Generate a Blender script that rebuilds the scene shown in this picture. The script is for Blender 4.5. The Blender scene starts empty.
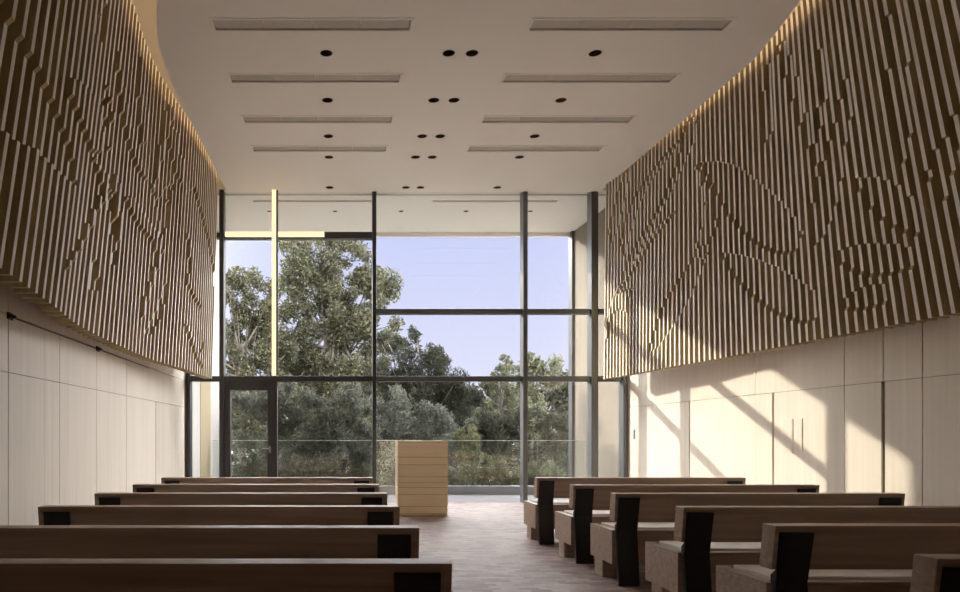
import bpy, bmesh, math, random
import numpy as np
from mathutils import Vector, Matrix
S = bpy.context.scene
COL = S.collection
rnd = random.Random(7)

# ------------------------------------------------------------------ helpers
class MB:
    """collects simple solids; build() links them as ONE mesh object"""
    def __init__(s): s.v = []; s.f = []; s.m = []
    def add(s, vs, fs, mi=0):
        n = len(s.v); s.v += [tuple(v) for v in vs]
        for f in fs: s.f.append(tuple(i + n for i in f)); s.m.append(mi)
    def box(s, x0, x1, y0, y1, z0, z1, mi=0):
        s.add([(x0,y0,z0),(x1,y0,z0),(x1,y1,z0),(x0,y1,z0),(x0,y0,z1),(x1,y0,z1),(x1,y1,z1),(x0,y1,z1)],
              [(0,3,2,1),(4,5,6,7),(0,1,5,4),(1,2,6,5),(2,3,7,6),(3,0,4,7)], mi)
    def prism_x(s, pts, x0, x1, mi=0):
        """closed (y, z) outline pushed along x"""
        n = len(pts)
        s.add([(x0,y,z) for y,z in pts] + [(x1,y,z) for y,z in pts],
              [tuple(range(n)), tuple(range(2*n-1, n-1, -1))] + [(i, i+n, (i+1)%n+n, (i+1)%n) for i in range(n)], mi)
    def prism_z(s, pts, z0, z1, mi=0):
        n = len(pts)
        s.add([(x,y,z0) for x,y in pts] + [(x,y,z1) for x,y in pts],
              [tuple(range(n-1,-1,-1)), tuple(range(n, 2*n))] + [(i, (i+1)%n, (i+1)%n+n, i+n) for i in range(n)], mi)
    def tube(s, p0, p1, r0, r1, n=8, mi=0, caps=True):
        p0 = Vector(p0); p1 = Vector(p1); d = (p1-p0).normalized()
        a = d.orthogonal().normalized(); b = d.cross(a)
        vs = []
        for p, r in ((p0, r0), (p1, r1)):
            for k in range(n):
                t = 2*math.pi*k/n
                vs.append(p + a*(r*math.cos(t)) + b*(r*math.sin(t)))
        fs = [(k, (k+1)%n, (k+1)%n+n, k+n) for k in range(n)]
        if caps: fs += [tuple(range(n-1,-1,-1)), tuple(range(n, 2*n))]
        s.add(vs, fs, mi)
    def lathe(s, prof, c=(0,0,0), n=28, mi=0):
        """(radius, z) profile spun about z"""
        vs = []
        for r, z in prof:
            for k in range(n):
                t = 2*math.pi*k/n
                vs.append((c[0]+r*math.cos(t), c[1]+r*math.sin(t), c[2]+z))
        fs = []
        for i in range(len(prof)-1):
            for k in range(n):
                fs.append((i*n+k, i*n+(k+1)%n, (i+1)*n+(k+1)%n, (i+1)*n+k))
        s.add(vs, fs, mi)
    def build(s, name, mats, parent=None, bevel=0, smooth=False, **props):
        me = bpy.data.meshes.new(name)
        me.from_pydata(s.v, [], s.f)
        if not isinstance(mats, (list, tuple)): mats = [mats]
        for m in mats: me.materials.append(m)
        me.polygons.foreach_set('material_index', s.m)
        bm = bmesh.new(); bm.from_mesh(me); bmesh.ops.recalc_face_normals(bm, faces=bm.faces[:]); bm.to_mesh(me); bm.free()
        if smooth: me.polygons.foreach_set('use_smooth', [True]*len(me.polygons))
        o = bpy.data.objects.new(name, me); COL.objects.link(o)
        if parent: o.parent = parent
        if bevel:
            b = o.modifiers.new('edge', 'BEVEL'); b.width = bevel; b.segments = 2; b.limit_method = 'ANGLE'; b.angle_limit = math.radians(40)
        for k, v in props.items(): o[k] = v
        return o

def empty(name, loc, label, cat, group=None):
    o = bpy.data.objects.new(name, None); COL.objects.link(o); o.location = loc
    o.empty_display_size = .1
    return tag(o, label, cat, group)
def tag(o, label, cat, group=None, kind=None):
    o['label'] = label; o['category'] = cat
    if group: o['group'] = group
    if kind: o['kind'] = kind
    return o
def struct(o, label=None):
    o['kind'] = 'structure'
    if label: o['label'] = label
    return o
def copy_tree(o, parent=None):
    c = o.copy(); COL.objects.link(c)
    if parent: c.parent = parent
    for ch in list(o.children): copy_tree(ch, c)
    return c

# ------------------------------------------------------------------ materials
def frosted(name):
    m = bpy.data.materials.new(name); m.use_nodes = True; nt = m.node_tree; nt.nodes.clear()
    out = nt.nodes.new('ShaderNodeOutputMaterial'); t = nt.nodes.new('ShaderNodeBsdfTranslucent'); t.inputs[0].default_value = (.9,.9,.9,1)
    nt.links.new(t.outputs[0], out.inputs[0]); return m
def mat(name, col, rough=.5, metal=0, spec=.5):
    m = bpy.data.materials.new(name); m.use_nodes = True
    b = m.node_tree.nodes['Principled BSDF']
    b.inputs['Base Color'].default_value = (*col, 1); b.inputs['Roughness'].default_value = rough
    b.inputs['Metallic'].default_value = metal; b.inputs['Specular IOR Level'].default_value = spec
    return m
def ramp(nt, fac, stops):
    r = nt.nodes.new('ShaderNodeValToRGB'); e = r.color_ramp.elements
    e[0].position, e[0].color = stops[0][0], (*stops[0][1], 1)
    e[1].position, e[1].color = stops[-1][0], (*stops[-1][1], 1)
    for p, c in stops[1:-1]:
        k = e.new(p); k.color = (*c, 1)
    nt.links.new(fac, r.inputs[0]); return r.outputs[0]
def mapping(nt, scale, coord='Object'):
    t = nt.nodes.new('ShaderNodeTexCoord'); mp = nt.nodes.new('ShaderNodeMapping')
    mp.inputs['Scale'].default_value = scale
    nt.links.new(t.outputs[coord], mp.inputs[0]); return mp.outputs[0]
def noise(nt, vec, scale, detail=4, rough=.55, dist=0):
    n = nt.nodes.new('ShaderNodeTexNoise'); n.inputs['Scale'].default_value = scale
    n.inputs['Detail'].default_value = detail; n.inputs['Roughness'].default_value = rough; n.inputs['Distortion'].default_value = dist
    nt.links.new(vec, n.inputs['Vector']); return n.outputs[0]
def wood(name, dark, light, scale, rough=.5, bump=.1, spec=.35, contrast=(.3,.7), island=0):
    """grain stretched along the axis with the smallest scale"""
    m = mat(name, light, rough, 0, spec); nt = m.node_tree; b = nt.nodes['Principled BSDF']
    v = mapping(nt, scale)
    a = noise(nt, v, 1, 6, .6, .6)
    c = ramp(nt, a, [(contrast[0], dark), (contrast[1], light)])
    if island:
        g = nt.nodes.new('ShaderNodeNewGeometry'); mr = nt.nodes.new('ShaderNodeMapRange')
        mr.inputs[3].default_value = 1-island; mr.inputs[4].default_value = 1+island
        nt.links.new(g.outputs['Random Per Island'], mr.inputs[0])
        mx = nt.nodes.new('ShaderNodeVectorMath'); mx.operation = 'SCALE'
        nt.links.new(c, mx.inputs[0]); nt.links.new(mr.outputs[0], mx.inputs['Scale']); c = mx.outputs[0]
    nt.links.new(c, b.inputs['Base Color'])
    if bump:
        bp = nt.nodes.new('ShaderNodeBump'); bp.inputs['Strength'].default_value = bump; bp.inputs['Distance'].default_value = .002
        nt.links.new(a, bp.inputs['Height']); nt.links.new(bp.outputs[0], b.inputs['Normal'])
    return m
def mottled(name, c0, c1, scale, rough=.6, spec=.3):
    m = mat(name, c1, rough, 0, spec); nt = m.node_tree
    n = noise(nt, mapping(nt, (1,1,1)), scale, 5)
    nt.links.new(ramp(nt, n, [(.3, c0), (.7, c1)]), nt.nodes['Principled BSDF'].inputs['Base Color'])
    return m
def emit(name, col, strength):
    m = bpy.data.materials.new(name); m.use_nodes = True; nt = m.node_tree
    b = nt.nodes['Principled BSDF']
    b.inputs['Base Color'].default_value = (*col, 1); b.inputs['Emission Color'].default_value = (*col, 1)
    b.inputs['Emission Strength'].default_value = strength; b.inputs['Roughness'].default_value = .6
    return m
def glass_mat(name, tint, refl=1.0):
    m = bpy.data.materials.new(name); m.use_nodes = True; nt = m.node_tree; nt.nodes.clear()
    out = nt.nodes.new('ShaderNodeOutputMaterial'); mix = nt.nodes.new('ShaderNodeMixShader')
    t = nt.nodes.new('ShaderNodeBsdfTransparent'); g = nt.nodes.new('ShaderNodeBsdfGlossy'); lw = nt.nodes.new('ShaderNodeLayerWeight'); lw.inputs['Blend'].default_value = .5
    p5 = nt.nodes.new('ShaderNodeMath'); p5.operation = 'POWER'; p5.inputs[1].default_value = 5; nt.links.new(lw.outputs['Facing'], p5.inputs[0])
    f = nt.nodes.new('ShaderNodeMath'); f.operation = 'MULTIPLY_ADD'; f.inputs[1].default_value = .96; f.inputs[2].default_value = .035; nt.links.new(p5.outputs[0], f.inputs[0])
    t.inputs[0].default_value = (*tint, 1); g.inputs['Roughness'].default_value = 0.0
    g.inputs[0].default_value = (refl,)*3 + (1,)
    nt.links.new(f.outputs[0], mix.inputs[0]); nt.links.new(t.outputs[0], mix.inputs[1]); nt.links.new(g.outputs[0], mix.inputs[2])
    nt.links.new(mix.outputs[0], out.inputs[0]); return m
def leaf_mat(name, stops, trans=.35):
    m = bpy.data.materials.new(name); m.use_nodes = True; nt = m.node_tree; nt.nodes.clear()
    out = nt.nodes.new('ShaderNodeOutputMaterial'); mix = nt.nodes.new('ShaderNodeMixShader')
    d = nt.nodes.new('ShaderNodeBsdfDiffuse'); t = nt.nodes.new('ShaderNodeBsdfTranslucent')
    g = nt.nodes.new('ShaderNodeNewGeometry')
    c = ramp(nt, g.outputs['Random Per Island'], stops)
    nt.links.new(c, d.inputs[0]); nt.links.new(c, t.inputs[0]); mix.inputs[0].default_value = trans
    nt.links.new(d.outputs[0], mix.inputs[1]); nt.links.new(t.outputs[0], mix.inputs[2]); nt.links.new(mix.outputs[0], out.inputs[0])
    return m
M = dict(
    plaster=mat('plaster', (.925,.88,.82), .9, 0, .1),
    panel=wood('pale_veneer', (.70,.625,.53), (.785,.715,.62), (14,14,.35), .55, .03, .3),
    groove=mat('groove_dark', (.20,.17,.14), .8),
    ash=wood('ash_wood', (.37,.27,.205), (.57,.435,.34), (.7,22,22), .42, .12, .45, (.32,.68)),
    cushion=mottled('cushion_fabric', (.86,.82,.80), (.90,.86,.84), 60, .85, .2),
    black=mat('black_steel', (.02,.02,.021), .5, 0, .4),
    slat=wood('slat_timber', (.47,.375,.205), (.58,.475,.285), (26,26,.7), .6, .05, .25, (.3,.7), .12),  # slat sides: shade between the slats is put into this darker colour
    edge=wood('slat_edge_lit', (.86,.82,.785), (.93,.90,.87), (26,26,.7), .55, .04, .3, (.3,.7), .05),  # same slats: light on their front edges is put into this paler colour
    backing=wood('backing_board', (.38,.29,.16), (.48,.37,.22), (20,20,.7), .7, 0, .2),
    lect=wood('lectern_timber', (.86,.72,.48), (.95,.83,.59), (1.2,20,26), .5, .05, .3, (.3,.7), .05),
    frame=mat('dark_bronze_frame', (.040,.038,.042), .38, .0, .6),
    steel=mat('grey_steel_frame', (.15,.155,.165), .36, .5, .5),
    terrace=mottled('pale_paving', (.27,.258,.268), (.32,.306,.318), 3, .9, 0),
    shoe=mat('brushed_shoe', (.30,.31,.33), .45, .6),
    stone=wood('exterior_panel', (.215,.182,.143), (.245,.21,.168), (3,3,.5), .8, .0, .2),
    render=mottled('pale_render', (.47,.445,.405), (.52,.495,.455), 2, .9, .1),
    tan=wood('tan_panel', (.33,.265,.16), (.38,.305,.19), (6,6,.5), .8, .0, .2),
    glass=glass_mat('window_glass', (.955,.965,.965), .9),
    glass_rail=glass_mat('rail_glass', (.93,.955,.945), 1),
    frosted=frosted('frosted_glass'),
    glass_edge=mat('glass_edge', (.62,.70,.68), .2),
    can=mat('bronze_can', (.16,.10,.055), .3, .7),
    vent=mottled('vent_mesh', (.56,.52,.46), (.61,.565,.505), 40, .8),
    brass=mat('dark_brass', (.06,.04,.02), .4, .7),
    glow=emit('lit_gold', (1.0,.76,.48), .30),
    gravel=mottled('bounce_gravel', (.62,.59,.54), (.76,.73,.68), 30, .95, 0),
    bark=mottled('bark', (.10,.085,.07), (.20,.17,.145), 8, .9),
    grass=mottled('dry_ground', (.26,.245,.205), (.35,.33,.28), 5, .95, 0),
)
SUN_E, COVE_E, SKY_E, GLOW_P, GLOW_G, EXPO, HIGH_E, CLOUD_FILL = 1.35, .45, .335, 20, 5.6, 1.92, 19.0, 37.0

m = mat('end_grain_block_floor', (.4,.3,.25), .38, 0, .05); nt = m.node_tree; b = nt.nodes['Principled BSDF']
v = mapping(nt, (1,1,1))
br = nt.nodes.new('ShaderNodeTexBrick'); nt.links.new(v, br.inputs['Vector'])
br.inputs['Color1'].default_value = (.43,.355,.335,1); br.inputs['Color2'].default_value = (.20,.148,.132,1); br.inputs['Mortar'].default_value = (.20,.15,.13,1)
br.inputs['Scale'].default_value = 1; br.inputs['Mortar Size'].default_value = .002; br.inputs['Mortar Smooth'].default_value = .3
br.inputs['Brick Width'].default_value = .16; br.inputs['Row Height'].default_value = .07; br.inputs['Bias'].default_value = -.25
n1 = noise(nt, v, 2.2, 5); n2 = noise(nt, mapping(nt, (6,40,1)), 1.5, 4)
mx = nt.nodes.new('ShaderNodeMix'); mx.data_type = 'RGBA'; mx.blend_type = 'OVERLAY'; mx.inputs[0].default_value = .55
nt.links.new(br.outputs[0], mx.inputs[6]); nt.links.new(ramp(nt, n1, [(.3,(.36,.34,.33)),(.7,(.66,.65,.65))]), mx.inputs[7])
mx2 = nt.nodes.new('ShaderNodeMix'); mx2.data_type = 'RGBA'; mx2.blend_type = 'OVERLAY'; mx2.inputs[0].default_value = .4
nt.links.new(mx.outputs[2], mx2.inputs[6]); nt.links.new(ramp(nt, n2, [(.3,(.3,.3,.3)),(.7,(.7,.7,.7))]), mx2.inputs[7])
nt.links.new(mx2.outputs[2], b.inputs['Base Color'])
nt.links.new(ramp(nt, n1, [(.2,(.45,)*3),(.8,(.6,)*3)]), b.inputs['Roughness'])
bp = nt.nodes.new('ShaderNodeBump'); bp.inputs['Strength'].default_value = .4; bp.inputs['Distance'].default_value = .003
nt.links.new(n2, bp.inputs['Height']); nt.links.new(bp.outputs[0], b.inputs['Normal'])
M['floor'] = m

# ------------------------------------------------------------------ plan: the place in metres, camera at the origin, window wall at y = 12.4
XL, XR, YB, YW = -2.83, 5.54, -3.0, 12.4
SLOPE = .0415
def ceil_z(y): return 5.38 + SLOPE*y
LB=[(2.0,-1.85),(3.2,-2.0),(4.33,-2.13),(4.72,-2.19),(5.24,-2.27),(6.26,-2.44),(7.18,-2.49),(8.4,-2.51),(10.36,-2.33),(12.15,-2.22)]
LT=[(2.0,-1.0),(3.2,-1.35),(4.2,-1.62),(5.5,-1.9),(6.9,-2.14),(8.2,-2.25),(8.9,-2.22),(10.2,-2.14),(12.15,-2.12)]
RB=[(2.0,4.95),(3.5,5.15),(5.51,5.30),(7.02,5.24),(8.5,5.19),(10.4,5.01),(10.94,4.99),(11.95,4.91)]
RT=[(2.0,3.85),(3.5,4.2),(5.5,4.62),(6.86,4.93),(7.8,5.08),(8.9,5.09),(10.3,5.05),(11.95,4.95)]
CL=[(-3,-.7),(2.0,-.72),(3.2,-1.08),(4.2,-1.33),(5.5,-1.55),(6.55,-1.79),(6.89,-1.89),(7.47,-2.01),(8.25,-2.06),(9.42,-2.06),(11.14,-2.04),(12.32,-2.04)]
CR=[(-3,3.5),(2.0,3.55),(3.5,3.95),(5.5,4.36),(6.55,4.685),(7.14,4.83),(7.78,4.94),(8.82,4.96),(10.3,4.99),(12.32,5.02)]
def curve(T):
    a = np.array(T); x, y = a[:,0], a[:,1]
    d = np.diff(y)/np.diff(x); s = np.zeros(len(x)); s[0], s[-1] = d[0], d[-1]
    for i in range(1, len(x)-1):
        s[i] = 0 if d[i-1]*d[i] <= 0 else 2*d[i-1]*d[i]/(d[i-1]+d[i])
    def f(t):
        i = int(min(max(np.searchsorted(x, t)-1, 0), len(x)-2)); h = x[i+1]-x[i]; u = (t-x[i])/h
        return float((2*u**3-3*u**2+1)*y[i] + (u**3-2*u**2+u)*h*s[i] + (-2*u**3+3*u**2)*y[i+1] + (u**3-u**2)*h*s[i+1])
    return f
fLB, fLT, fRB, fRT, fCL, fCR = map(curve, (LB, LT, RB, RT, CL, CR))

# ------------------------------------------------------------------ the setting
a = MB(); a.box(XL-.3, XR+.3, YB-.3, YW+.02, -.2, 0); struct(a.build('floor', M['floor']))
a = MB(); a.box(XL-.6, XR+.6, YW+.02, 14.45, -.2, -.005); struct(a.build('floor_terrace', M['terrace']))

def panel_wall(name, side, bands):
    """pale boards with open joints on a dark backing; bands = (z0, z1, [(y joint, joint width)...])"""
    w = MB(); s = 1 if side == 'L' else -1; x = XL if side == 'L' else XR
    w.box(min(x-s*.3, x-s*.02), max(x-s*.3, x-s*.02), YB-.3, YW+.1, 0, 6.95, 1)
    for z0, z1, js in bands:
        js = sorted(js)
        for (ya, wa), (yb, wb) in zip(js[:-1], js[1:]):
            w.box(min(x, x-s*.02), max(x, x-s*.02), ya+wa/2, yb-wb/2, z0+.003, z1-.003, 0)
    return struct(w.build(name, [M['panel'], M['groove']]))
J = .010
lo = [(YB,0),(-1.2,J),(.35,J),(1.4,J),(2.47,J),(3.52,J),(4.58,J),(5.63,.014),(6.34,.003),(6.68,J),(7.72,J),(8.82,J),(10.27,.035),(11.2,.003),(YW,0)]
hi = [(YB,0),(1.4,J),(3.52,J),(5.63,.014),(6.34,.003),(6.68,J),(7.72,J),(8.82,J),(9.83,.004),(11.2,.003),(YW,0)]
panel_wall('wall_left', 'L', [(0,1.81,lo),(1.81,2.31,hi),(2.31,6.93,[(YB,0),(1.4,J),(5.63,J),(8.82,J),(YW,0)])])
lo = [(YB,0),(.3,J),(1.9,J),(3.1,J),(4.3,J),(5.2,J),(6.13,J),(6.57,.045),(7.07,J),(8.22,.035),(8.57,.003),(10.16,.03),(11.3,.003),(YW,0)]
hi = [(YB,0),(1.9,J),(4.3,J),(5.2,J),(6.13,J),(6.57,J),(7.07,J),(8.57,.005),(10.16,.003),(YW,0)]
panel_wall('wall_right', 'R', [(0,1.81,lo),(1.81,2.62,hi),(2.62,6.93,[(YB,0),(1.9,J),(5.2,J),(8.57,J),(YW,0)])])
a = MB(); a.box(XL-.3, XR+.3, YB-.3, YB, 0, 6.95); struct(a.build('wall_back', M['panel']))
a = MB(); a.box(XL-.3, XR+.3, YW-.08, YW+.12, 5.93, 6.95); struct(a.build('wall_front', M['plaster']))
a = MB(); a.box(XL-.5, XR+.5, YB-.3, 15.2, 6.95, 7.15); struct(a.build('ceiling_cove', M['plaster']))

def slab(name, outline, circles, rects, y0, thick):
    """flat ceiling plate with real holes, tilted to the slope of the ceiling"""
    cu = bpy.data.curves.new(name, 'CURVE'); cu.dimensions = '2D'; cu.fill_mode = 'BOTH'; cu.extrude = thick/2
    def spl(pts):
        s = cu.splines.new('POLY'); s.points.add(len(pts)-1); s.use_cyclic_u = True
        for p, q in zip(s.points, pts): p.co = (q[0], q[1], 0, 1)
    spl(outline)
    for x, y, r in circles: spl([(x+r*math.cos(k*math.pi/14), y+r*math.sin(k*math.pi/14)) for k in range(28)])
    for x0, x1, ya, yb in rects: spl([(x0,ya),(x1,ya),(x1,yb),(x0,yb)])
    t = bpy.data.objects.new('tmp', cu); COL.objects.link(t)
    me = bpy.data.meshes.new_from_object(t.evaluated_get(bpy.context.evaluated_depsgraph_get()))
    bpy.data.objects.remove(t); bpy.data.curves.remove(cu)
    for vt in me.vertices: vt.co.z += thick/2 + ceil_z(vt.co.y)
    me.materials.clear(); me.materials.append(M['plaster']); me.name = name
    for p in me.polygons: p.material_index = 0
    o = bpy.data.objects.new(name, me); COL.objects.link(o); return struct(o)

DY = [7.52, 8.66, 9.80, 10.61, 12.06]; DX = [-.10, 1.315, 1.585, 3.01]
VY = [6.97, 8.09, 9.24, 10.27]; VX = [(-1.30,.81),(2.10,4.22)]
DR, VD = .073, .20
downs = [(x, y) for y in DY for x in DX]
vents = [(x0, x1, y) for y in VY for x0, x1 in VX]
ys = np.linspace(-3, 12.32, 90)
out = [(fCL(y), y) for y in ys] + [(fCR(y), y) for y in ys[::-1]]
slab('ceiling', out, [(x, y, DR) for x, y in downs], [(x0, x1, y-VD/2, y+VD/2) for x0, x1, y in vents], 0, .07)
SDX = [-1.37, 0.0, 1.37, 2.72, 4.06]; SY = 13.5
svents = [(-1.63, .73, 12.83), (1.93, 4.39, 12.83)]
slab('ceiling_soffit', [(XL-.5, YW+.12), (XR+.5, YW+.12), (XR+.5, 15.2), (XL-.5, 15.2)], [(x, SY, .05) for x in SDX],
     [(x0, x1, y-.07, y+.07) for x0, x1, y in svents], 0, .12)
a = MB(); a.box(XL-.5, XR+.5, 15.1, 15.2, ceil_z(15.2)-.09, 6.95); struct(a.build('trim_1', M['plaster']))

# ------------------------------------------------------------------ ceiling fittings
def downlight(r, depth):
    root = empty('downlight', (0,0,0), '', 'downlight')
    k = MB(); k.lathe([(r, .0), (r*.97, depth*.6), (r*.75, depth), (.001, depth)], n=28); k.build('can', M['can'], root, smooth=True)
    k = MB(); k.lathe([(r*.98, -.004), (r*1.14, -.004), (r*1.14, .0), (r*.98, .0), (r*.98, -.004)], n=28); k.build('trim_ring', M['plaster'], root)
    k = MB(); k.lathe([(.001, depth*.72), (r*.5, depth*.72), (r*.55, depth*.8), (r*.5, depth*.98)], n=20); k.build('lamp_lens', M['black'], root, smooth=True)
    return root
tilt = math.atan(SLOPE)
proto = downlight(DR, .16); used = False
ordn = ['nearest the camera', 'second from the camera', 'third from the window', 'second from the window', 'nearest the window']
rown = ['row nearest the left slat wall', 'left row of the close central pair', 'right row of the close central pair', 'row nearest the right slat wall']
for i, y in enumerate(DY):
    for j, x in enumerate(DX):
        o = proto if not used else copy_tree(proto); used = True
        o.location = (x, y, ceil_z(y)); o.rotation_euler = (tilt, 0, 0)
        tag(o, f'round dark recessed ceiling downlight, {rown[j]}, {ordn[i]}'.replace('recessed ceiling ', ''), 'downlight', 'round downlights in the chapel ceiling')
used = False; sp = downlight(.05, .1)
for j, x in enumerate(SDX):
    o = sp if not used else copy_tree(sp); used = True
    o.location = (x, SY, ceil_z(SY)); o.rotation_euler = (tilt, 0, 0)
    tag(o, ['leftmost','second from left','middle','second from right','rightmost'][j] + ' of five small downlights in soffit beyond the glass', 'downlight', 'small downlights in the outside soffit')
def vent(L, D, depth):
    root = empty('ceiling_vent', (0,0,0), '', 'vent')
    k = MB(); k.box(-L/2, L/2, -D/2, D/2, depth, depth+.01)
    for s in (-1, 1):
        k.box(s*L/2-.004, s*L/2+.004, -D/2, D/2, 0, depth); k.box(-L/2, L/2, s*D/2-.004, s*D/2+.004, 0, depth)
    k.build('tray', M['plaster'], root)
    k = MB(); e = .026
    k.box(-L/2-e, -L/2+.004, -D/2-e, D/2+e, -.007, .0); k.box(L/2-.004, L/2+e, -D/2-e, D/2+e, -.007, .0)
    k.box(-L/2+.004, L/2-.004, -D/2-e, -D/2+.004, -.007, .0); k.box(-L/2+.004, L/2-.004, D/2-.004, D/2+e, -.007, .0)
    k.build('frame', M['plaster'], root)
    for q in range(4):
        k = MB(); w = (L-.02)/4; x0 = -L/2+.01+q*w
        k.box(x0+.003, x0+w-.003, -D/2+.01, D/2-.01, .012, .018); k.build('mesh_panel', M['vent'], root)
    return root
vp = vent(2.11, VD, .06); used = False
vord = ['nearest the camera', 'second from the camera', 'second from the window', 'nearest the window']
for i, y in enumerate(VY):
    for j, (x0, x1) in enumerate(VX):
        o = vp if not used else copy_tree(vp); used = True
        o.location = ((x0+x1)/2, y, ceil_z(y)); o.rotation_euler = (tilt, 0, 0)
        tag(o, f'long slot ceiling vent in the {["left","right"][j]} row, {vord[i]}', 'vent', 'long slot vents in the chapel ceiling')
for j, (x0, x1, y) in enumerate(svents):
    o = vent(x1-x0, .14, .05); o.location = ((x0+x1)/2, y, ceil_z(y)); o.rotation_euler = (tilt, 0, 0)
    tag(o, f'{["left","right"][j]} of two slot vents in the soffit beyond the glass', 'vent', 'slot vents in the outside soffit')

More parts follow.
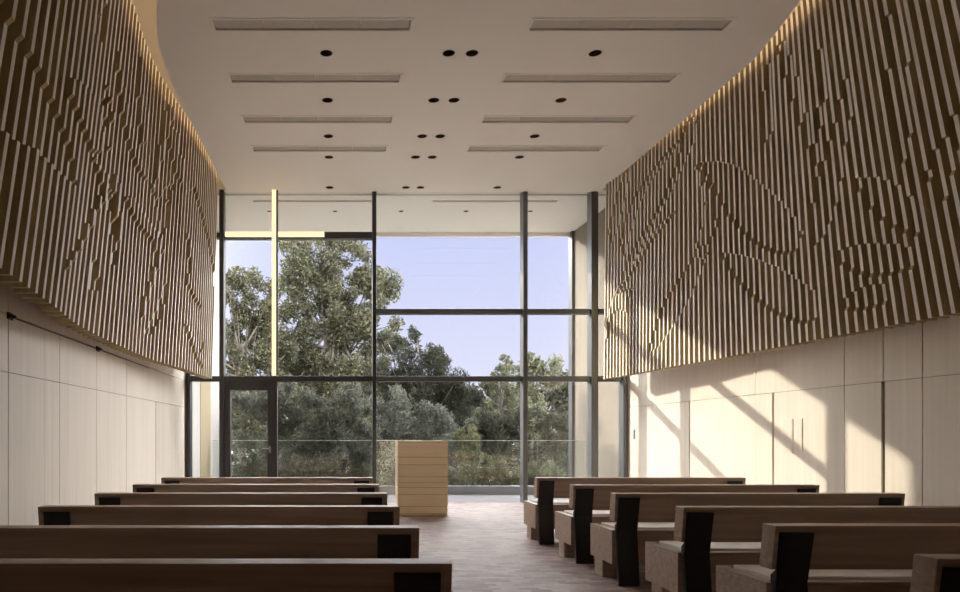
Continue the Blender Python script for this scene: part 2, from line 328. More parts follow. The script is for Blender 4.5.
# ------------------------------------------------------------------ the carved slat screens
RELIEF = [
    ('R',1,[(9.08,5.09),(8.69,4.94),(8.34,4.74),(8.02,4.46),(7.72,4.18),(7.45,3.9),(7.27,3.67),(7.19,3.51),(7.24,3.39),(7.34,3.34),(7.59,3.4),(7.82,3.52),(8.06,3.69),(8.28,3.91),(8.52,4.17),(8.68,4.43),(8.82,4.66),(9.0,4.94)]),
    ('R',1,[(8.67,3.71),(8.33,3.59),(7.95,3.42),(7.62,3.24),(7.35,3.06),(7.11,2.87),(6.99,2.74),(7.01,2.6),(7.12,2.51),(7.32,2.55),(7.55,2.65),(7.8,2.79),(8.01,2.95),(8.22,3.14),(8.45,3.36),(8.58,3.54)]),
    ('R',1,[(6.37,3.79),(6.17,3.72),(6.03,3.65),(5.89,3.53),(5.79,3.4),(5.71,3.24),(5.71,3.07),(5.77,3.05),(5.9,3.12),(6.03,3.21),(6.14,3.33),(6.24,3.47),(6.32,3.61)]),
    ('R',1,[(6.76,3.14),(6.62,3.17),(6.4,3.15),(6.17,3.09),(5.92,3.0),(5.8,2.89),(5.8,2.8),(5.96,2.78),(6.14,2.79),(6.33,2.82),(6.52,2.91),(6.66,3.03)]),
    ('R',1,[(6.76,2.6),(6.66,2.67),(6.53,2.72),(6.38,2.74),(6.19,2.71),(6.14,2.65),(6.15,2.56),(6.26,2.52),(6.41,2.52),(6.6,2.54)]),
    ('R',1,[(6.44,4.16),(6.51,3.92),(6.58,3.78),(6.67,3.61),(6.8,3.44),(6.91,3.35),(7.01,3.31),(7.05,3.48),(6.98,3.79),(6.88,4.0),(6.72,4.18),(6.6,4.37),(6.39,4.44)]),
    ('R',1,[(7.37,5.82),(7.21,5.5),(7.11,5.25),(7.01,4.85),(6.94,4.53),(6.84,4.25),(6.8,4.07),(6.9,4.16),(7.02,4.45),(7.14,4.8),(7.29,5.24),(7.44,5.69)]),
    ('R',1,[(6.27,4.8),(6.38,4.69),(6.55,4.41),(6.66,4.28),(6.75,4.13),(6.57,4.1),(6.39,4.21),(6.3,4.43),(6.23,4.69)]),
    ('R',1,[(5.61,5.16),(5.73,4.77),(5.83,4.34),(5.83,3.95),(5.8,3.7),(5.71,3.71),(5.64,4.1),(5.51,4.73),(5.56,4.97)]),
    ('R',1,[(5.2,3.9),(5.33,3.72),(5.51,3.65),(5.58,3.51),(5.52,3.21),(5.44,3.27),(5.31,3.49),(5.19,3.66),(5.1,3.78)]),
    ('R',1,[(6.58,5.53),(6.67,5.18),(6.77,4.67),(6.77,4.47),(6.67,4.62),(6.61,5.0),(6.55,5.33)]),
    ('R',1,[(7.7,5.78),(7.77,5.18),(7.74,4.65),(7.64,4.79),(7.62,5.26),(7.63,5.62)]),
    ('R',1,[(9.15,5.71),(9.26,5.43),(9.5,5.23),(9.63,5.12),(9.89,4.9),(10.22,4.71),(10.58,4.48),(10.89,4.22),(11.27,3.87),(11.21,4.19),(10.82,4.48),(10.4,4.69),(10.02,4.93),(9.82,5.15),(9.63,5.35),(9.5,5.68),(9.32,5.86)]),
    ('R',-1,[(9.69,4.59),(10.01,4.47),(10.39,4.33),(10.64,4.15),(11.11,3.92),(11.6,3.7),(11.36,3.89),(10.88,4.14),(10.5,4.38),(10.08,4.55),(9.68,4.61)]),
    ('R',1,[(9.49,5.64),(9.83,5.52),(10.17,5.42),(10.46,5.32),(10.72,5.11),(10.91,4.9),(11.08,4.64),(11.22,4.39),(11.36,4.64),(11.25,4.93),(10.93,5.27),(10.54,5.43),(10.17,5.55),(9.76,5.62)]),
    ('R',1,[(11.13,5.91),(11.42,5.61),(11.62,5.27),(11.79,4.98),(11.68,4.73),(11.47,4.92),(11.31,5.2),(11.15,5.51),(11.06,5.76)]),
    ('R',-1,[(9.12,5.1),(8.99,4.82),(8.83,4.63),(8.74,4.37),(8.72,4.07),(8.85,3.96),(8.88,3.77),(9.12,3.71),(9.22,3.87),(9.14,4.04),(9.0,4.23),(8.94,4.47),(9.05,4.74),(9.18,5.06)]),
    ('R',1,[(9.13,3.93),(9.37,3.74),(9.62,3.58),(9.88,3.4),(10.04,3.24),(10.15,3.08),(10.34,2.77),(10.45,2.59),(10.13,2.66),(9.68,2.98),(9.49,3.15),(9.35,3.28),(9.08,3.63),(8.84,3.88)]),
    ('R',-1,[(11.82,3.31),(11.57,3.72),(11.21,3.77),(10.87,3.74),(11.11,3.54),(11.02,3.34),(11.37,3.5),(11.64,3.42),(11.74,2.89)]),
    ('L',-1,[(3.52,3.61),(3.69,3.62),(3.85,3.63),(4.04,3.64),(4.21,3.65),(4.38,3.65),(4.55,3.64),(4.72,3.63),(4.87,3.6),(5.04,3.59),(5.23,3.56),(5.43,3.46),(5.51,3.38),(5.18,3.32),(4.72,3.25),(4.42,3.21),(4.19,3.13),(4.01,3.09),(3.77,3.06),(3.54,3.05),(3.29,3.59)]),
    ('L',1,[(4.87,3.85),(4.92,3.95),(5.02,4.02),(5.21,4.09),(5.43,4.17),(5.71,4.24),(5.93,4.26),(6.15,4.14),(6.18,3.96),(5.85,3.81),(5.58,3.83),(5.37,3.83),(5.17,3.84)]),
    ('L',1,[(6.06,4.56),(6.26,4.56),(6.47,4.49),(6.6,4.35),(6.58,4.16),(6.39,4.08),(6.37,4.24),(6.29,4.4),(6.12,4.46)]),
    ('L',-1,[(5.57,4.76),(5.71,4.73),(5.69,4.57),(5.79,4.69),(5.91,5.09),(5.82,5.12),(5.65,4.91)]),
    ('L',1,[(5.96,3.8),(6.21,3.83),(6.51,3.88),(6.68,3.84),(6.6,3.67),(6.33,3.48),(6.15,3.23),(5.95,3.03),(5.73,2.84),(5.44,2.65),(5.44,2.71),(5.64,2.85),(5.87,3.06),(6.05,3.3),(6.26,3.52),(6.39,3.7),(6.2,3.74)]),
    ('L',-1,[(6.45,2.93),(6.52,3.12),(6.62,3.0),(6.66,2.75),(6.48,2.71)]),
    ('L',1,[(6.67,4.02),(6.98,3.96),(7.14,3.68),(7.12,3.29),(7.02,3.26),(6.95,3.61),(6.77,3.85)]),
    ('L',1,[(6.33,5.17),(6.61,5.01),(6.95,4.82),(7.36,4.67),(7.79,4.54),(8.14,4.44),(7.64,4.4),(7.15,4.49),(6.72,4.68),(6.45,4.92)]),
    ('L',-1,[(6.06,4.57),(6.39,4.48),(6.58,4.3),(6.57,4.06),(6.38,4.21),(6.15,4.39)]),
    ('L',1,[(7.32,5.64),(7.54,5.53),(7.53,5.29),(7.68,5.17),(8.03,5.23),(7.98,4.95),(7.79,4.7),(7.61,4.86),(7.38,5.21)]),
    ('L',1,[(8.71,5.72),(9.03,5.77),(8.84,5.49),(9.28,5.56),(9.19,5.28),(9.5,5.31),(9.49,4.96),(9.21,4.95),(8.99,5.14),(8.68,5.33),(8.5,5.37)]),
    ('L',1,[(8.49,5.41),(8.49,5.1),(8.38,4.7),(8.31,4.41),(8.52,4.67),(8.7,5.11),(8.65,5.35)]),
    ('L',1,[(7.19,3.91),(7.5,3.85),(7.88,3.81),(8.54,3.82),(8.69,3.62),(8.46,3.25),(8.19,2.85),(8.21,2.61),(8.35,2.82),(8.65,3.3),(8.93,3.81),(8.71,3.98),(8.21,4.0),(7.6,4.05)]),
    ('L',-1,[(8.41,4.44),(8.73,4.23),(8.86,3.98),(9.16,4.27),(9.04,4.53),(9.28,4.87),(8.93,4.68),(8.69,4.4)]),
    ('L',1,[(9.8,4.38),(10.07,3.91),(9.95,3.61),(10.39,3.48),(10.92,3.39),(10.93,3.78),(10.42,3.95),(10.1,4.25)]),
    ('L',-1,[(10.0,5.04),(10.53,4.84),(11.08,4.6),(11.8,3.98),(12.02,4.1),(11.29,4.67),(10.76,4.92),(10.17,5.16)]),
    ('L',1,[(10.0,2.97),(10.31,2.79),(10.68,2.55),(11.15,2.43),(11.38,2.76),(11.17,2.92),(10.89,2.64),(10.51,2.82),(10.15,2.99)]),
    ('L',-1,[(8.55,2.62),(8.72,2.6),(9.06,2.9),(9.28,3.3),(9.29,3.6),(9.13,3.31),(8.91,2.97)]),
    ('L',-1,[(6.66,3.88),(7.09,3.47),(7.26,3.01),(7.27,2.54),(7.16,2.67),(7.12,3.13),(6.9,3.53),(6.56,3.84)]),
]
def inside(pts, y, zs):
    r = np.zeros(len(zs), bool); n = len(pts)
    for i in range(n):
        (ya, za), (yb, zb) = pts[i], pts[(i+1) % n]
        if (ya > y) != (yb > y):
            r ^= zs < za + (y-ya)/(yb-ya)*(zb-za)
    return r
def screen(name, side, fB, fT, y0, y1, label):
    s = 1 if side == 'L' else -1                      # +1: the room lies towards +x
    root = empty(name, (fB((y0+y1)/2)-s*.2, (y0+y1)/2, 2.31), label, 'slat screen')
    O = root.location
    k = MB(); t, pitch, STEP, LEDGE = (.038, .160, .036, .036) if side == 'L' else (.036, .109, .027, .042)
    shapes = [(sg, p) for sd, sg, p in RELIEF if sd == side]
    y = y0
    while y <= y1:
        zt = ceil_z(y)+.2; zs = np.arange(2.31, zt, .01)
        lev = np.zeros(len(zs))
        for sg, p in shapes:
            if min(q[0] for q in p) <= y <= max(q[0] for q in p): lev += s*sg*inside(p, y, zs)
        lev = np.clip(lev, -1, 1)
        b, tp = fB(y), fT(y)
        X = lambda z: b + (tp-b)*(z-2.31)/(zt-2.31)
        prof = [(2.31, lev[0])]
        for i in range(1, len(zs)):
            if lev[i] != lev[i-1]:
                zc = (zs[i]+zs[i-1])/2
                h = LEDGE if (lev[i] > lev[i-1]) == (side == 'L') else .006      # one edge of each leaf is splayed, the other cut square
                za = max(zc-h/2, prof[-1][0]+.004); prof += [(za, lev[i-1]), (max(zc+h/2, za+.006), lev[i])]
        prof.append((max(zt, prof[-1][0]+.01), lev[-1]))
        n = len(prof)
        def row(yy):
            fr = [(X(z)+s*STEP*l-O.x, yy-O.y, z-O.z) for z, l in prof]
            bk = [(X(z)-s*.16-O.x, yy-O.y, z-O.z) for z, l in prof]
            return fr, bk
        fa, ba = row(y-t/2); fb, bb = row(y+t/2)
        vs = fa+fb+ba+bb; fs = []
        for i in range(n-1):
            k.add([vs[i],vs[i+1],vs[n+i+1],vs[n+i]], [(0,1,2,3)], 1 if prof[i][1] == prof[i+1][1] else 0)  # splayed facets take the darker colour in place of their shade
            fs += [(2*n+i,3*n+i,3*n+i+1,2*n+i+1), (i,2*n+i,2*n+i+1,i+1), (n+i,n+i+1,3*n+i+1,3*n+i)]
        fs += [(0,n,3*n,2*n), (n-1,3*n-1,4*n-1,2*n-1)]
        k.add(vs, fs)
        # step along the curve
        sl = (fB(min(y+.1, y1+.05))-fB(y))/.1
        y += pitch*(1 if side == 'R' else 1.13-.26*min(1, max(0, (y-4.5)/4.5)))/math.hypot(1, sl)
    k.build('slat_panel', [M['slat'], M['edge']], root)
    k = MB(); yy = np.linspace(y0, y1, 60); vs = []; fs = []
    for q in yy:
        zt = ceil_z(q)+.2; b, tp = fB(q), fT(q)
        for z, xx in ((2.36, b), (zt, tp)):
            for d in (.155, .175): vs.append((xx-s*d-O.x, q-O.y, z-O.z))
    for i in range(len(yy)-1):
        p = i*4
        fs += [(p,p+4,p+6,p+2), (p+1,p+3,p+7,p+5), (p,p+1,p+5,p+4), (p+2,p+6,p+7,p+3)]
    k.add(vs, fs); k.build('backing_panel', M['backing'], root)
    return root
screen('slat_screen', 'L', fLB, fLT, 2.1, 11.9, 'curved wall screen of upright timber slats on the left wall, carved with leaf outlines')
screen('slat_screen', 'R', fRB, fRT, 2.1, 11.92, 'curved wall screen of upright timber slats on the right wall, partly sunlit')

# ------------------------------------------------------------------ curtain wall
ZT = 5.93; ZTR = 2.356
def mull(i, x, w, mt, y0=12.28, y1=12.5, z1=ZT):
    k = MB(); k.box(x-w/2, x+w/2, y0, y1, 0, z1); return struct(k.build(f'trim_{i}', M[mt], bevel=.006))
MX = [-2.775, -2.146, .745, 3.60, 4.905, 5.49]
mull(2, MX[0], .07, 'frame'); mull(3, MX[1], .085, 'frame'); mull(4, MX[2], .075, 'frame'); mull(5, MX[3], .085, 'steel')
mull(6, MX[4], .115, 'steel'); mull(7, MX[5], .075, 'steel')
k = MB(); k.box(MX[4]+.06, MX[4]+.1, 12.36, 12.42, 0, ZT); struct(k.build('trim_8', M['frame']))
def window(i, x0, x1, bars, panes, mt):
    k = MB()
    for z, h, m_ in bars: k.box(x0, x1, 12.33, 12.47, z-h/2, z+h/2, m_)
    o = struct(k.build(f'window_{i}', [M[mt], M['frame']], bevel=.005))
    for xa, xb, za, zb in panes:
        g = MB(); g.box(xa, xb, 12.39, 12.41, za, zb); g.build('glass_pane', M['glass'], o)
    return o
e = .045
window(1, MX[0]+.035, MX[1]-.04, [(ZTR,.1,0),(5.08,.1,0),(.02,.04,0)], [(MX[0]+.035,MX[1]-.04,.04,ZTR-.05),(MX[0]+.035,MX[1]-.04,ZTR+.05,5.03),(MX[0]+.035,MX[1]-.04,5.13,ZT)], 'frame')
window(2, MX[1]+.042, MX[2]-.037, [(ZTR,.1,0),(5.08,.125,0)], [(-1.09,MX[2]-.037,.02,ZTR-.05),(MX[1]+.042,MX[2]-.037,ZTR+.05,5.02),(MX[1]+.042,MX[2]-.037,5.14,ZT)], 'frame')
window(3, MX[2]+.037, MX[3]-.042, [(ZTR,.1,0),(3.635,.095,0)], [(MX[2]+.037,MX[3]-.042,.0,ZTR-.05),(MX[2]+.037,MX[3]-.042,ZTR+.05,3.59),(MX[2]+.037,MX[3]-.042,3.68,ZT)], 'steel')
window(4, MX[3]+.042, MX[4]-.057, [(ZTR,.1,0),(3.635,.095,0)], [(MX[3]+.042,MX[4]-.057,.0,ZTR-.05),(MX[3]+.042,MX[4]-.057,ZTR+.05,3.59),(MX[3]+.042,MX[4]-.057,3.68,ZT)], 'steel')
window(5, MX[4]+.1, MX[5]-.037, [(ZTR,.1,0),(3.635,.095,0)], [(MX[4]+.1,MX[5]-.037,.0,ZTR-.05),(MX[4]+.1,MX[5]-.037,ZTR+.05,3.59),(MX[4]+.1,MX[5]-.037,3.68,ZT)], 'steel')
# glazed door in bay 2
k = MB(); dx0, dx1, dz = MX[1]+.045, -1.095, ZTR-.052
k.box(dx0, -1.984, 12.31, 12.47, 0, dz); k.box(-1.278, dx1, 12.31, 12.47, 0, dz); k.box(-1.984, -1.278, 12.31, 12.47, 2.137, dz); k.box(-1.984, -1.278, 12.31, 12.47, 0, .11)
d = struct(k.build('door_1', M['frame'], bevel=.005), 'dark framed glazed door to the terrace')
k = MB(); k.box(-1.984, -1.278, 12.38, 12.41, .11, 2.137); k.build('glass_pane', M['glass'], d)
k = MB(); k.tube((-1.235,12.31,1.03),(-1.235,12.25,1.03),.011,.011); k.tube((-1.225,12.255,1.03),(-1.37,12.255,1.03),.010,.010); k.box(-1.258,-1.212,12.304,12.312,.95,1.08)
k.build('door_handle', M['shoe'], d)

# ------------------------------------------------------------------ lit cross on the glass
r = empty('cross', (-1.145, 12.22, ZTR+.05), 'tall gold lit cross standing against the left part of the window wall', 'cross')
k = MB(); k.box(-.04,.04,-.04,.03, 0, ceil_z(12.22)-ZTR-.055); k.build('upright', M['glow'], r, bevel=.003)
for zz in (.0, 2.6): k = MB(); k.box(-.03,.03,.03,.112 if zz == 0 else .15,zz,zz+.05); k.build('mounting_bracket', M['steel'], r)
k = MB(); k.box(.04,.075,-.03,.03,0, ceil_z(12.22)-ZTR-.055); k.build('side_channel', M['steel'], r)
zb = 5.06-ZTR-.05
k = MB(); k.box(-.92,-.04,-.04,.03,zb-.042,zb+.042); k.box(.0775,.945,-.04,.03,zb-.042,zb+.042); k.build('crossbar', M['glow'], r, bevel=.003)

# ------------------------------------------------------------------ lectern
r = empty('lectern', (1.386, 10.28, 0), 'pale timber lectern with horizontal grooves on the open floor by the window', 'lectern')
hs = [0,.012,.035,.15,.34,.45,.53,.62,.81,.93,1.17,1.195]
k = MB(); k.box(-.385,.385,.012,.37,.0,1.185); k.build('body', M['slat'], r)
k = MB(); prs = [0,.004,0,.003,.001,.003,0,.002,0,.001,0]
for q, (za, zb_) in enumerate(zip(hs[:-1], hs[1:])):
    p = prs[q]; k.box(-.396-p*0, .396+p, 0-p, .375, za+.005, zb_-.005)
k.build('cladding', M['lect'], r, bevel=.002)

# ------------------------------------------------------------------ pews
def make_pew(L, ins):
    root = empty('pew', (0,0,0), '', 'pew')
    k = MB(); k.prism_x([(.03,.535),(.0,.775),(-.105,.775),(-.075,.535)], 0, L); k.build('backrest', M['ash'], root, bevel=.004)
    k = MB(); k.box(0, L, -.03, .44, .168, .435)
    k.box(0, .055, -.03, .44, .435, .457); k.box(L-.055, L, -.03, .44, .435, .457); k.box(.055, L-.055, .405, .44, .435, .457); k.box(.055, L-.055, -.03, .03, .435, .457)
    k.build('seat', M['ash'], root, bevel=.003)
    k = MB(); k.box(.075, L-.075, .045, .39, .436, .472); k.build('seat_cushion', M['cushion'], root, bevel=.008)
    for x0 in (ins, L-.045-.174):
        k = MB(); k.prism_x([(-.125,.742),(-.072,.46),(-.118,.0),(-.093,.0),(-.045,.45),(-.03,.46),(-.03,.5),(-.072,.535),(-.1,.742)], x0, x0+.174)
        k.build('back_support', M['black'], root, bevel=.003)
    for x0 in (.03, L-.16):
        k = MB()
        for q in range(4): k.box(x0+q*.034, x0+q*.034+.028, .24, .40, 0, .17)
        k.box(x0+.01, x0+.12, .25, .39, 0, .168); k.build('leg', M['ash'], root)
    return root
ROWS = {'L': [7.67,6.60,5.57,4.53,3.50,2.545], 'R': [7.67,6.52,5.555,4.495,3.58,2.645]}
word = ['front pew, closest to the window', 'second pew from the window', 'third pew from the window', 'third pew from the camera', 'second pew from the camera', 'rearmost pew, closest to the camera']
for side, x0, L in (('L', -2.025, 2.466), ('R', 2.355, 2.43)):
    proto = make_pew(L, .045 if side == 'L' else .022)
    for i, y in enumerate(ROWS[side]):
        o = proto if i == 0 else copy_tree(proto)
        o.location = (x0, y, 0)
        tag(o, f'brown timber {word[i]} in the {"left" if side == "L" else "right"} block', 'pew', f'timber pews in the {"left" if side == "L" else "right"} block')

# ------------------------------------------------------------------ small things on the walls
for i, y in enumerate((5.63, 7.72)):
    r = empty('wall_latch', (XL, y, 2.30), ['small brass latch high on left wall, nearer the camera', 'small brass latch high on left wall, nearer the window'][i], 'latch', 'brass latches on the left wall')
    k = MB(); k.box(0,.012,-.03,.07,-.03,.03); k.build('plate', M['brass'], r, bevel=.003)
    for yy in (-.01, .05):
        k = MB(); k.tube((.012,yy,0),(.04,yy,0),.014,.014,12); k.build('knob', M['brass'], r)
k = MB(); k.box(XL, XL+.008, 5.75, 9.85, 2.294, 2.302); tag(k.build('wall_rail', M['brass']), 'thin dark rail along the left wall between brass latches', 'rail')
for i, (ya, yb, za, zb_) in enumerate(((7.86, 8.02, 1.05, 1.47), (7.70, 7.80, 1.09, 1.47))):
    r = empty('access_plate', (XR, (ya+yb)/2, (za+zb_)/2), ['wider pale access plate on right wall, nearer the window', 'narrower pale access plate on right wall, farther from the window'][i], 'plate', 'pale plates on the right wall')
    h, w = (zb_-za)/2, (yb-ya)/2
    k = MB(); k.box(-.008,0,-w,w,-h,h); k.build('plate', M['panel'], r, bevel=.002)
    k = MB(); k.box(-.0095,-.007,-w+.02,w-.02,-h+.02,h-.02); k.build('inset', M['panel'], r)
k = MB(); k.box(-.01,0,-.03,.03,-.09,.09); k.box(-.014,-.01,-.012,.012,-.05,.05); o = k.build('wall_switch', M['shoe'], bevel=.002); o.location = (XR, 12.03, 1.30); tag(o, 'slim grey switch plate on right wall beside the window wall', 'switch')

# ------------------------------------------------------------------ terrace and what stands beyond
k = MB(); k.prism_z([(-2.80,YW+.1),(-2.70,15.2),(-3.1,15.2),(-3.1,YW+.1)], -.2, 6.2); struct(k.build('wall_terrace_left', M['render']))
k = MB(); k.prism_z([(-2.760,13.35),(-2.727,14.25),(-2.77,14.25),(-2.80,13.35)], 0, 6.0); struct(k.build('trim_9', M['tan']))
k = MB(); k.box(XR-.02, XR+.3, YW+.1, 14.98, -.2, 6.2); struct(k.build('wall_terrace_right', M['stone']))
k = MB(); k.box(XR-.08, XR+.3, 14.98, 15.2, -.2, 6.2); struct(k.build('trim_10', M['steel']))
r = empty('glass_balustrade', (1.4, 14.3, 0), 'frameless glass balustrade along the terrace edge outside the window', 'balustrade')
k = MB(); k.box(-4.1, 4.1, -.06, .06, -.01, .175); k.build('base_shoe', M['shoe'], r, bevel=.006)
px = [-4.1, -1.35, 1.40, 4.1]
for xa, xb in zip(px[:-1], px[1:]):
    k = MB(); k.box(xa+.008, xb-.008, -.009, .009, 0.17, 1.165); g = k.build('glass_panel', M['glass_rail'], r)
    k = MB(); k.box(xa+.008, xb-.008, -.010, .010, 1.165, 1.180); k.build('polished_edge', M['glass_edge'], g)
k = MB(); k.box(XL-.6, XR+.6, 14.46, 18.2, -.5, -.14); struct(k.build('ground_bounce', M['gravel']))  # unseen pale strip, added to bounce light up to the ceiling
k = MB(); k.box(-70, 90, 18.2, 140, -.5, -.15); k.box(-70, XL-.6, 14.46, 18.2, -.5, -.15); k.box(XR+.6, 90, 14.46, 18.2, -.5, -.15); k.box(-70, XL-.62, -20, 14.46, -.5, -.15); k.box(XR+.62, 90, -20, 14.46, -.5, -.15); k.box(XL-.62, XR+.62, -40, YB-.3, -.5, -.15); struct(k.build('ground', M['grass']))

LEAF = dict(
    big=leaf_mat('leaf_olive', [(0,(0.048,0.050,0.034)),(.5,(0.098,0.100,0.065)),(.85,(0.163,0.159,0.102)),(1,(0.240,0.221,0.111))], .4),
    grey=leaf_mat('leaf_grey_green', [(0,(0.084,0.087,0.071)),(.6,(0.158,0.164,0.131)),(1,(0.242,0.248,0.200))], .35),
    dark=leaf_mat('leaf_dark', [(0,(0.025,0.027,0.019)),(.6,(0.057,0.059,0.045)),(1,(0.094,0.094,0.068))], .3),
    lime=leaf_mat('leaf_lime', [(0,(.08,.083,.043)),(.5,(.155,.158,.088)),(1,(.25,.25,.15))], .45),
    light=leaf_mat('leaf_light', [(0,(0.080,0.087,0.055)),(.6,(0.160,0.163,0.106)),(1,(0.220,0.220,0.148))], .4))
def leaves(name, parent, mt, centres, radii, n, size, asp, seed, droop=0, flat=1.0):
    g = np.random.default_rng(seed)
    c = np.array(centres); rr = np.array(radii)
    w = rr**2; idx = g.choice(len(c), n, p=w/w.sum())
    p = g.normal(size=(n,3)); p /= np.linalg.norm(p, axis=1)[:,None]; p *= (g.random(n)**.45)[:,None]
    p[:,2] *= flat
    pos = c[idx] + p*rr[idx][:,None]
    d = g.normal(size=(n,3)); d[:,2] -= droop; d /= np.linalg.norm(d, axis=1)[:,None]
    q = g.normal(size=(n,3)); q -= (q*d).sum(1)[:,None]*d; q /= np.linalg.norm(q, axis=1)[:,None]
    s = size*(.6+.8*g.random(n))[:,None]
    v = np.stack([pos-d*s, pos+q*s*asp, pos+d*s, pos-q*s*asp], 1).reshape(-1,3)
    me = bpy.data.meshes.new(name); me.vertices.add(4*n); me.loops.add(4*n); me.polygons.add(n)
    me.vertices.foreach_set('co', v.ravel()); me.loops.foreach_set('vertex_index', np.arange(4*n))
    me.polygons.foreach_set('loop_start', np.arange(0,4*n,4)); me.polygons.foreach_set('loop_total', np.full(n,4))
    me.update(); me.validate(); me.materials.append(mt)
    o = bpy.data.objects.new(name, me); COL.objects.link(o); o.parent = parent; return o
def plant(name, x, y, lobes, n, size, asp, lm, label, cat, group=None, trunk=None, seed=1, droop=0, sub=6, z0=-.15):
    """lobes: (dx, dy, z, r); each lobe is broken into sub-clumps so the outline is ragged"""
    root = empty(name, (x, y, z0), label, cat, group); g = random.Random(seed)
    cs, rs = [], []
    for dx, dy, z, r in lobes:
        for _ in range(sub):
            t, u = g.uniform(0, 2*math.pi), g.uniform(-1,1); k_ = r*g.uniform(.45,.95)
            cs.append((dx+k_*math.cos(t)*math.sqrt(1-u*u), dy+k_*math.sin(t)*math.sqrt(1-u*u), z-z0+k_*u)); rs.append(r*g.uniform(.28,.5))
    f = leaves('foliage', root, LEAF[lm], cs, rs, n, size, asp, seed, droop)
    if trunk:
        h, r0 = trunk
        k = MB(); k.tube((0,0,0), (.1,0,h*.55), r0, r0*.7, 10); k.tube((.1,0,h*.55), (0,.1,h), r0*.7, r0*.4, 10); k.build('trunk', M['bark'], root, smooth=True)
        k = MB()
        for c_ in cs[::3]:
            b0 = Vector((.05,0,h*g.uniform(.5,1))); mid = (b0+Vector(c_))/2+Vector((0,0,-.25))
            k.tube(b0, mid, r0*.3, r0*.18, 6); k.tube(mid, c_, r0*.18, r0*.05, 6)
        k.build('branches', M['bark'], root, smooth=True)
    return root
TG = 'trees beyond the terrace'
rt = random.Random(4)
def crown(x0, x1, zlo, ztop, n, r):
    """lobes filling a domed crown: widest two thirds up"""
    L_ = []
    for q in range(n):
        u = (q+.5)/n; z = zlo+(ztop-r-zlo)*u; hw = (x1-x0)/2*math.sqrt(max(.05, 1-max(0, (u-.55)/.5)**2))*(.75+.25*min(1, u*2.2)) - r*.6
        for side_ in (-1, -.35, .35, 1): L_.append(((x0+x1)/2+side_*hw+rt.uniform(-.15,.15), rt.uniform(-.7,.7), z+rt.uniform(-.3,.3), r*rt.uniform(.75,1.1)))
    return L_
plant('broadleaf_tree', -.2, 27, crown(-2.6, 3.0, 1.6, 10.6, 6, 1.25),
      60000, .072, .5, 'big', 'tallest broadleaf tree beyond the terrace, behind the cross', 'tree', TG, (6.5,.24), 11, 0, 7)
plant('broadleaf_tree', -3.6, 25, crown(-1.7, 1.6, 1.0, 8.0, 5, .95),
      30000, .068, .5, 'big', 'smaller broadleaf tree at left, behind the glazed door', 'tree', TG, (5,.17), 12, 0, 7)
plant('willow_tree', 2.95, 21.5, [(0,0,3.2,1.0),(-1.1,0,3.4,.8),(.8,0,2.9,.8),(-.1,0,4.0,.6),(-.8,0,4.3,.45),(.5,0,3.8,.4),(1.2,0,2.6,.7),(-.9,.2,2.1,1.0),(0,0,1.8,1.0),(-1.5,0,2.8,.7),(1.2,0,1.6,.8),(-.3,0,4.6,.3),(-1.3,0,4.5,.3)],
      26000, .08, .2, 'dark', 'dark feathery tree rising right of the lectern beyond the balustrade', 'tree', TG, (3,.12), 13, -.5, 9)
plant('young_tree', 5.15, 20.5, [(0,0,2.6,.5),(-.3,0,1.9,.55),(.4,0,2.2,.55),(.1,0,3.3,.3),(-.3,0,2.9,.3),(.5,0,3.0,.3),(0,0,1.3,.7),(.2,0,3.7,.18)],
      8000, .07, .28, 'light', 'light green young tree behind the fourth window mullion', 'tree', TG, (2.6,.07), 14, -.5, 9)
plant('young_tree', 7.5, 25, [(0,0,3.4,.8),(-.6,0,2.8,.8),(.6,0,3.7,.7),(0,0,2.0,1.0),(-.8,0,3.9,.35),(.1,0,4.3,.3)],
      9000, .08, .4, 'light', 'light green young tree at right, seen beside the terrace wall', 'tree', TG, (3,.08), 15, 0, 9)
hed = [(-5.9,19.5,1.1,.95),(-1.85,16.6,1.15,.8),(-1.0,16.6,1.2,.95),(.3,16.5,1.15,.9),(1.7,19.2,1.1,1.0),(3.2,18.8,.9,.95),(4.6,18.6,.8,.85),(6.0,19,.95,.95),(7.3,19.5,1.1,1.0)]
hw = ['first from the left, behind the glazed door','second from the left','third from the left, below the cross','fourth from the left','fifth from the left','sixth from the left, behind the yellow green bamboo','seventh from the left','eighth from the left','rightmost of the row']
for i, (x, y, z, r_) in enumerate(hed):
    plant('shrub', x, y, [(0,0,z,r_),(-.5,0,z+.75,r_*.65),(.5,.1,z+.6,r_*.65),(0,-.5,.3,r_*.9),(-.5,-.6,.0,r_*.7),(.5,-.6,.0,r_*.7),(.1,-.3,z+1.1*(i<5),r_*.55)], 14000, .07, .2, 'grey' if i < 6 else 'dark',
          f'willowy shrub in row beyond balustrade, {hw[i]}', 'shrub', 'willowy shrubs beyond the balustrade', None, 30+i, .2, 8)
plant('sun_block_shrub', -4.15, 17.3, [(0,0,1.2,1.1),(-.3,.4,2.4,1.15),(.35,-.3,2.3,1.0),(0,0,3.5,1.0),(.3,.3,3.9,.7),(-.4,-.2,4.1,.7),(.2,-.5,1.0,.9)], 26000, .08, .3, 'grey',  # added here to block low sun from the floor
      'tall dense shrub added to shade the floor, mostly hidden behind the terrace wall', 'shrub', None, (2.5,.1), 29, 0, 8)
for i, (x, y) in enumerate([(-1.7,18.6),(-.4,18.8),(1.0,18.5)]):
    plant('low_shrub', x, y, [(0,0,.3,.8),(-.4,0,.6,.6),(.4,0,.6,.6),(0,0,.0,.8)], 9000, .075, .25, 'dark', 'low dark shrub in the second row beyond balustrade, ' + ['leftmost','middle one','rightmost'][i], 'shrub', 'low dark shrubs', None, 60+i, 0, 7)
far = [(-9,33),(-5.5,34),(-2,33),(1.5,34),(4.2,33.5),(7,34),(10.5,33),(14,34)]
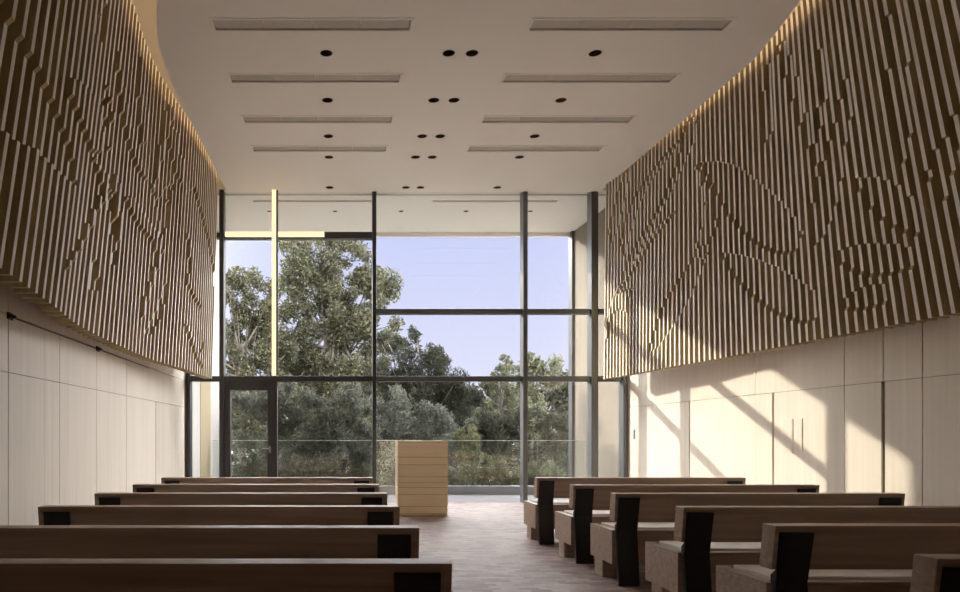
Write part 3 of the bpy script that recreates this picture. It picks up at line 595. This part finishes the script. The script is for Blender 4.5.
for i, (x, y) in enumerate(far):
    plant('background_tree', x, y, [(0,0,2.0,1.9),(-1.1,0,3.1,1.3),(1.1,0,2.9,1.4),(0,0,.8,1.6)] + ([(0,0,4.4,1.2)] if i < 4 else []), 6500, .14, .45, 'dark', 'dark tree in the far row beyond the terrace, ' + ['leftmost','second from the left','third from the left','fourth from the left','fourth from the right','third from the right','second from the right','rightmost'][i], 'tree', 'far dark trees', None, 50+i, 0, 9)
plant('bamboo', 3.15, 15.6, [(0,0,.95,.4),(-.2,0,.5,.4),(.25,0,.55,.4),(.05,0,1.4,.22),(-.15,0,1.2,.2),(.2,0,1.15,.2)], 2600, .06, .2, 'lime', 'yellow green bamboo clump just beyond the balustrade, right of the lectern', 'bamboo', None, None, 70, .1, 8)
gr = [(-.9,15.3,'light'),(-.1,15.35,'lime'),(.6,15.3,'light'),(2.5,15.8,'light'),(3.9,15.7,'lime'),(4.6,15.6,'lime'),(5.2,15.9,'light'),(-2.0,15.35,'light')]
gl = ['third tuft from the left','fourth tuft from the left','fifth tuft from the left, behind the lectern','tuft just left of the bamboo','tuft just right of the bamboo','second tuft right of the bamboo','rightmost tuft','leftmost tuft, behind the glazed door']
for i, (x, y, lm) in enumerate(gr):
    plant('grass_tuft', x, y, [(0,0,.25,.4),(-.3,0,.2,.3),(.3,0,.2,.3),(.1,0,.5,.2)], 1700, .10, .09, lm, f'pale grassy plant beyond the balustrade, {gl[i]}', 'grass', 'grassy plants beyond the balustrade', None, 80+i, -.9, 6)

# ------------------------------------------------------------------ light
sun_dir = Vector((1, -1.084, -.596)).normalized()
L = bpy.data.lights.new('sun', 'SUN'); L.energy = SUN_E; L.angle = math.radians(.53); L.color = (1,.90,.74)
o = bpy.data.objects.new('sun', L); COL.objects.link(o); o.rotation_euler = sun_dir.to_track_quat('-Z', 'Y').to_euler()
# LED tape in the cove on both sides, above the edge of the ceiling
for nm, fT, fC, s in (('L', fLT, fCL, 1), ('R', fRT, fCR, -1)):
    yy = np.linspace(3.0, 12.0, 10)
    for ya, yb in zip(yy[:-1], yy[1:]):
        p = Vector(((fC(ya)), ya, ceil_z(ya)+.13)); q = Vector((fC(yb), yb, ceil_z(yb)+.13))
        l = bpy.data.lights.new('cove_light', 'AREA'); l.shape = 'RECTANGLE'; l.size = (q-p).length; l.size_y = .05; l.energy = COVE_E; l.color = (1,.72,.42)
        o = bpy.data.objects.new('cove_light', l); COL.objects.link(o); o.location = (p+q)/2 + Vector((s*.12,0,0))
        d = (q-p).normalized(); f = Vector((-s*.8,0,.6)); f = (f-d*f.dot(d)).normalized()
        o.rotation_euler = Matrix((d, (-f).cross(d), -f)).transposed().to_euler()

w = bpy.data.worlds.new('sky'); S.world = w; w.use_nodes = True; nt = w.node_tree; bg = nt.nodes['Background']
tc = nt.nodes.new('ShaderNodeTexCoord'); sx = nt.nodes.new('ShaderNodeSeparateXYZ'); nt.links.new(tc.outputs['Generated'], sx.inputs[0])
base = ramp(nt, sx.outputs['Z'], [(0,(.76,.755,.90)),(.12,(.68,.69,.88)),(.30,(.54,.58,.85)),(1,(.54,.58,.85))])
hz = ramp(nt, sx.outputs['Z'], [(.305,(0,0,0)),(.37,(1,1,1)),(.54,(1,1,1)),(.70,(.06,.06,.065)),(1,(.045,.045,.05))])  # bright band added above the visible sky to light the room
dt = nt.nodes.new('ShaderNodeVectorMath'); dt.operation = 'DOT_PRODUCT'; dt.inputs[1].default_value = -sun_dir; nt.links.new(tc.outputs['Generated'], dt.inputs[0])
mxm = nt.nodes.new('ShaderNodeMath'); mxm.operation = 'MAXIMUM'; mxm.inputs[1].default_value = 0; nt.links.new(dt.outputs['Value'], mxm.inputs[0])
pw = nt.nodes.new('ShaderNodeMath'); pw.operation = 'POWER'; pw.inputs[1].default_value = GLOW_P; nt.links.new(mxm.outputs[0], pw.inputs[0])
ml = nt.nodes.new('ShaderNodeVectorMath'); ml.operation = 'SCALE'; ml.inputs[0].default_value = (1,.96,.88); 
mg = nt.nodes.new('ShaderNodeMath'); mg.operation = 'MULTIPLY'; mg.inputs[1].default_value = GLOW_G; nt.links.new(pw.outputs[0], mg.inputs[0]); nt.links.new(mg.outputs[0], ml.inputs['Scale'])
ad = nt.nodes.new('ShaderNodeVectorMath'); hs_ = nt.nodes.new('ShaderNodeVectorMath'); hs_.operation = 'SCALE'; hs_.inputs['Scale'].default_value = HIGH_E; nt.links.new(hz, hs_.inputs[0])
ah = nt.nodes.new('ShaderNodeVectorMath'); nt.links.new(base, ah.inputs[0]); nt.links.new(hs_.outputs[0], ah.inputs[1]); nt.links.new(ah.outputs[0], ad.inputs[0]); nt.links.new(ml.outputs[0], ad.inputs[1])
# unseen bright cloud, added off to the right to light the left screen
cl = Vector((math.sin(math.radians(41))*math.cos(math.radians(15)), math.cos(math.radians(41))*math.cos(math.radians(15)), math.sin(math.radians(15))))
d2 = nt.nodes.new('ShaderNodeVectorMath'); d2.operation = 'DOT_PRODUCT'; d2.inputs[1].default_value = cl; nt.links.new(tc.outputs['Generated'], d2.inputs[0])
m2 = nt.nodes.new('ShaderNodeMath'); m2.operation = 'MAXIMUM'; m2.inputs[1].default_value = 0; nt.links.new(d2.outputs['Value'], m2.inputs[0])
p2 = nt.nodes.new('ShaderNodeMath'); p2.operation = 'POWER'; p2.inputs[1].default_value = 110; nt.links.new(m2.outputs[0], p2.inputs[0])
g2 = nt.nodes.new('ShaderNodeMath'); g2.operation = 'MULTIPLY'; g2.inputs[1].default_value = CLOUD_FILL; nt.links.new(p2.outputs[0], g2.inputs[0])
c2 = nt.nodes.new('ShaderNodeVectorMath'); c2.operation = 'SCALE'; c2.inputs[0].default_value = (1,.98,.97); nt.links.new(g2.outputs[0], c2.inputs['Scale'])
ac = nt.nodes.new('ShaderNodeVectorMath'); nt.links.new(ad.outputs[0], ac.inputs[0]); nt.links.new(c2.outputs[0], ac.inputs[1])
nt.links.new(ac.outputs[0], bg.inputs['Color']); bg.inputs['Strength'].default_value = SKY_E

# ------------------------------------------------------------------ camera
cam = bpy.data.cameras.new('camera'); cam.sensor_fit = 'HORIZONTAL'; cam.sensor_width = 36; cam.lens = 650/960*36
cam.shift_x = (480-335)/960; cam.shift_y = (437-296)/960; cam.clip_start = .05; cam.clip_end = 500
o = bpy.data.objects.new('camera', cam); COL.objects.link(o); o.location = (0,0,1.25); o.rotation_euler = (math.pi/2,0,0)
S.camera = o
vs = S.view_settings; vs.view_transform = 'Standard'; vs.look = 'None'; vs.gamma = 1; vs.use_curve_mapping = False; vs.exposure = EXPO
S.cycles.max_bounces = 14; S.cycles.diffuse_bounces = 8; S.cycles.glossy_bounces = 4; S.cycles.transparent_max_bounces = 24
S.cycles.use_denoising = True; S.cycles.sample_clamp_indirect = 6
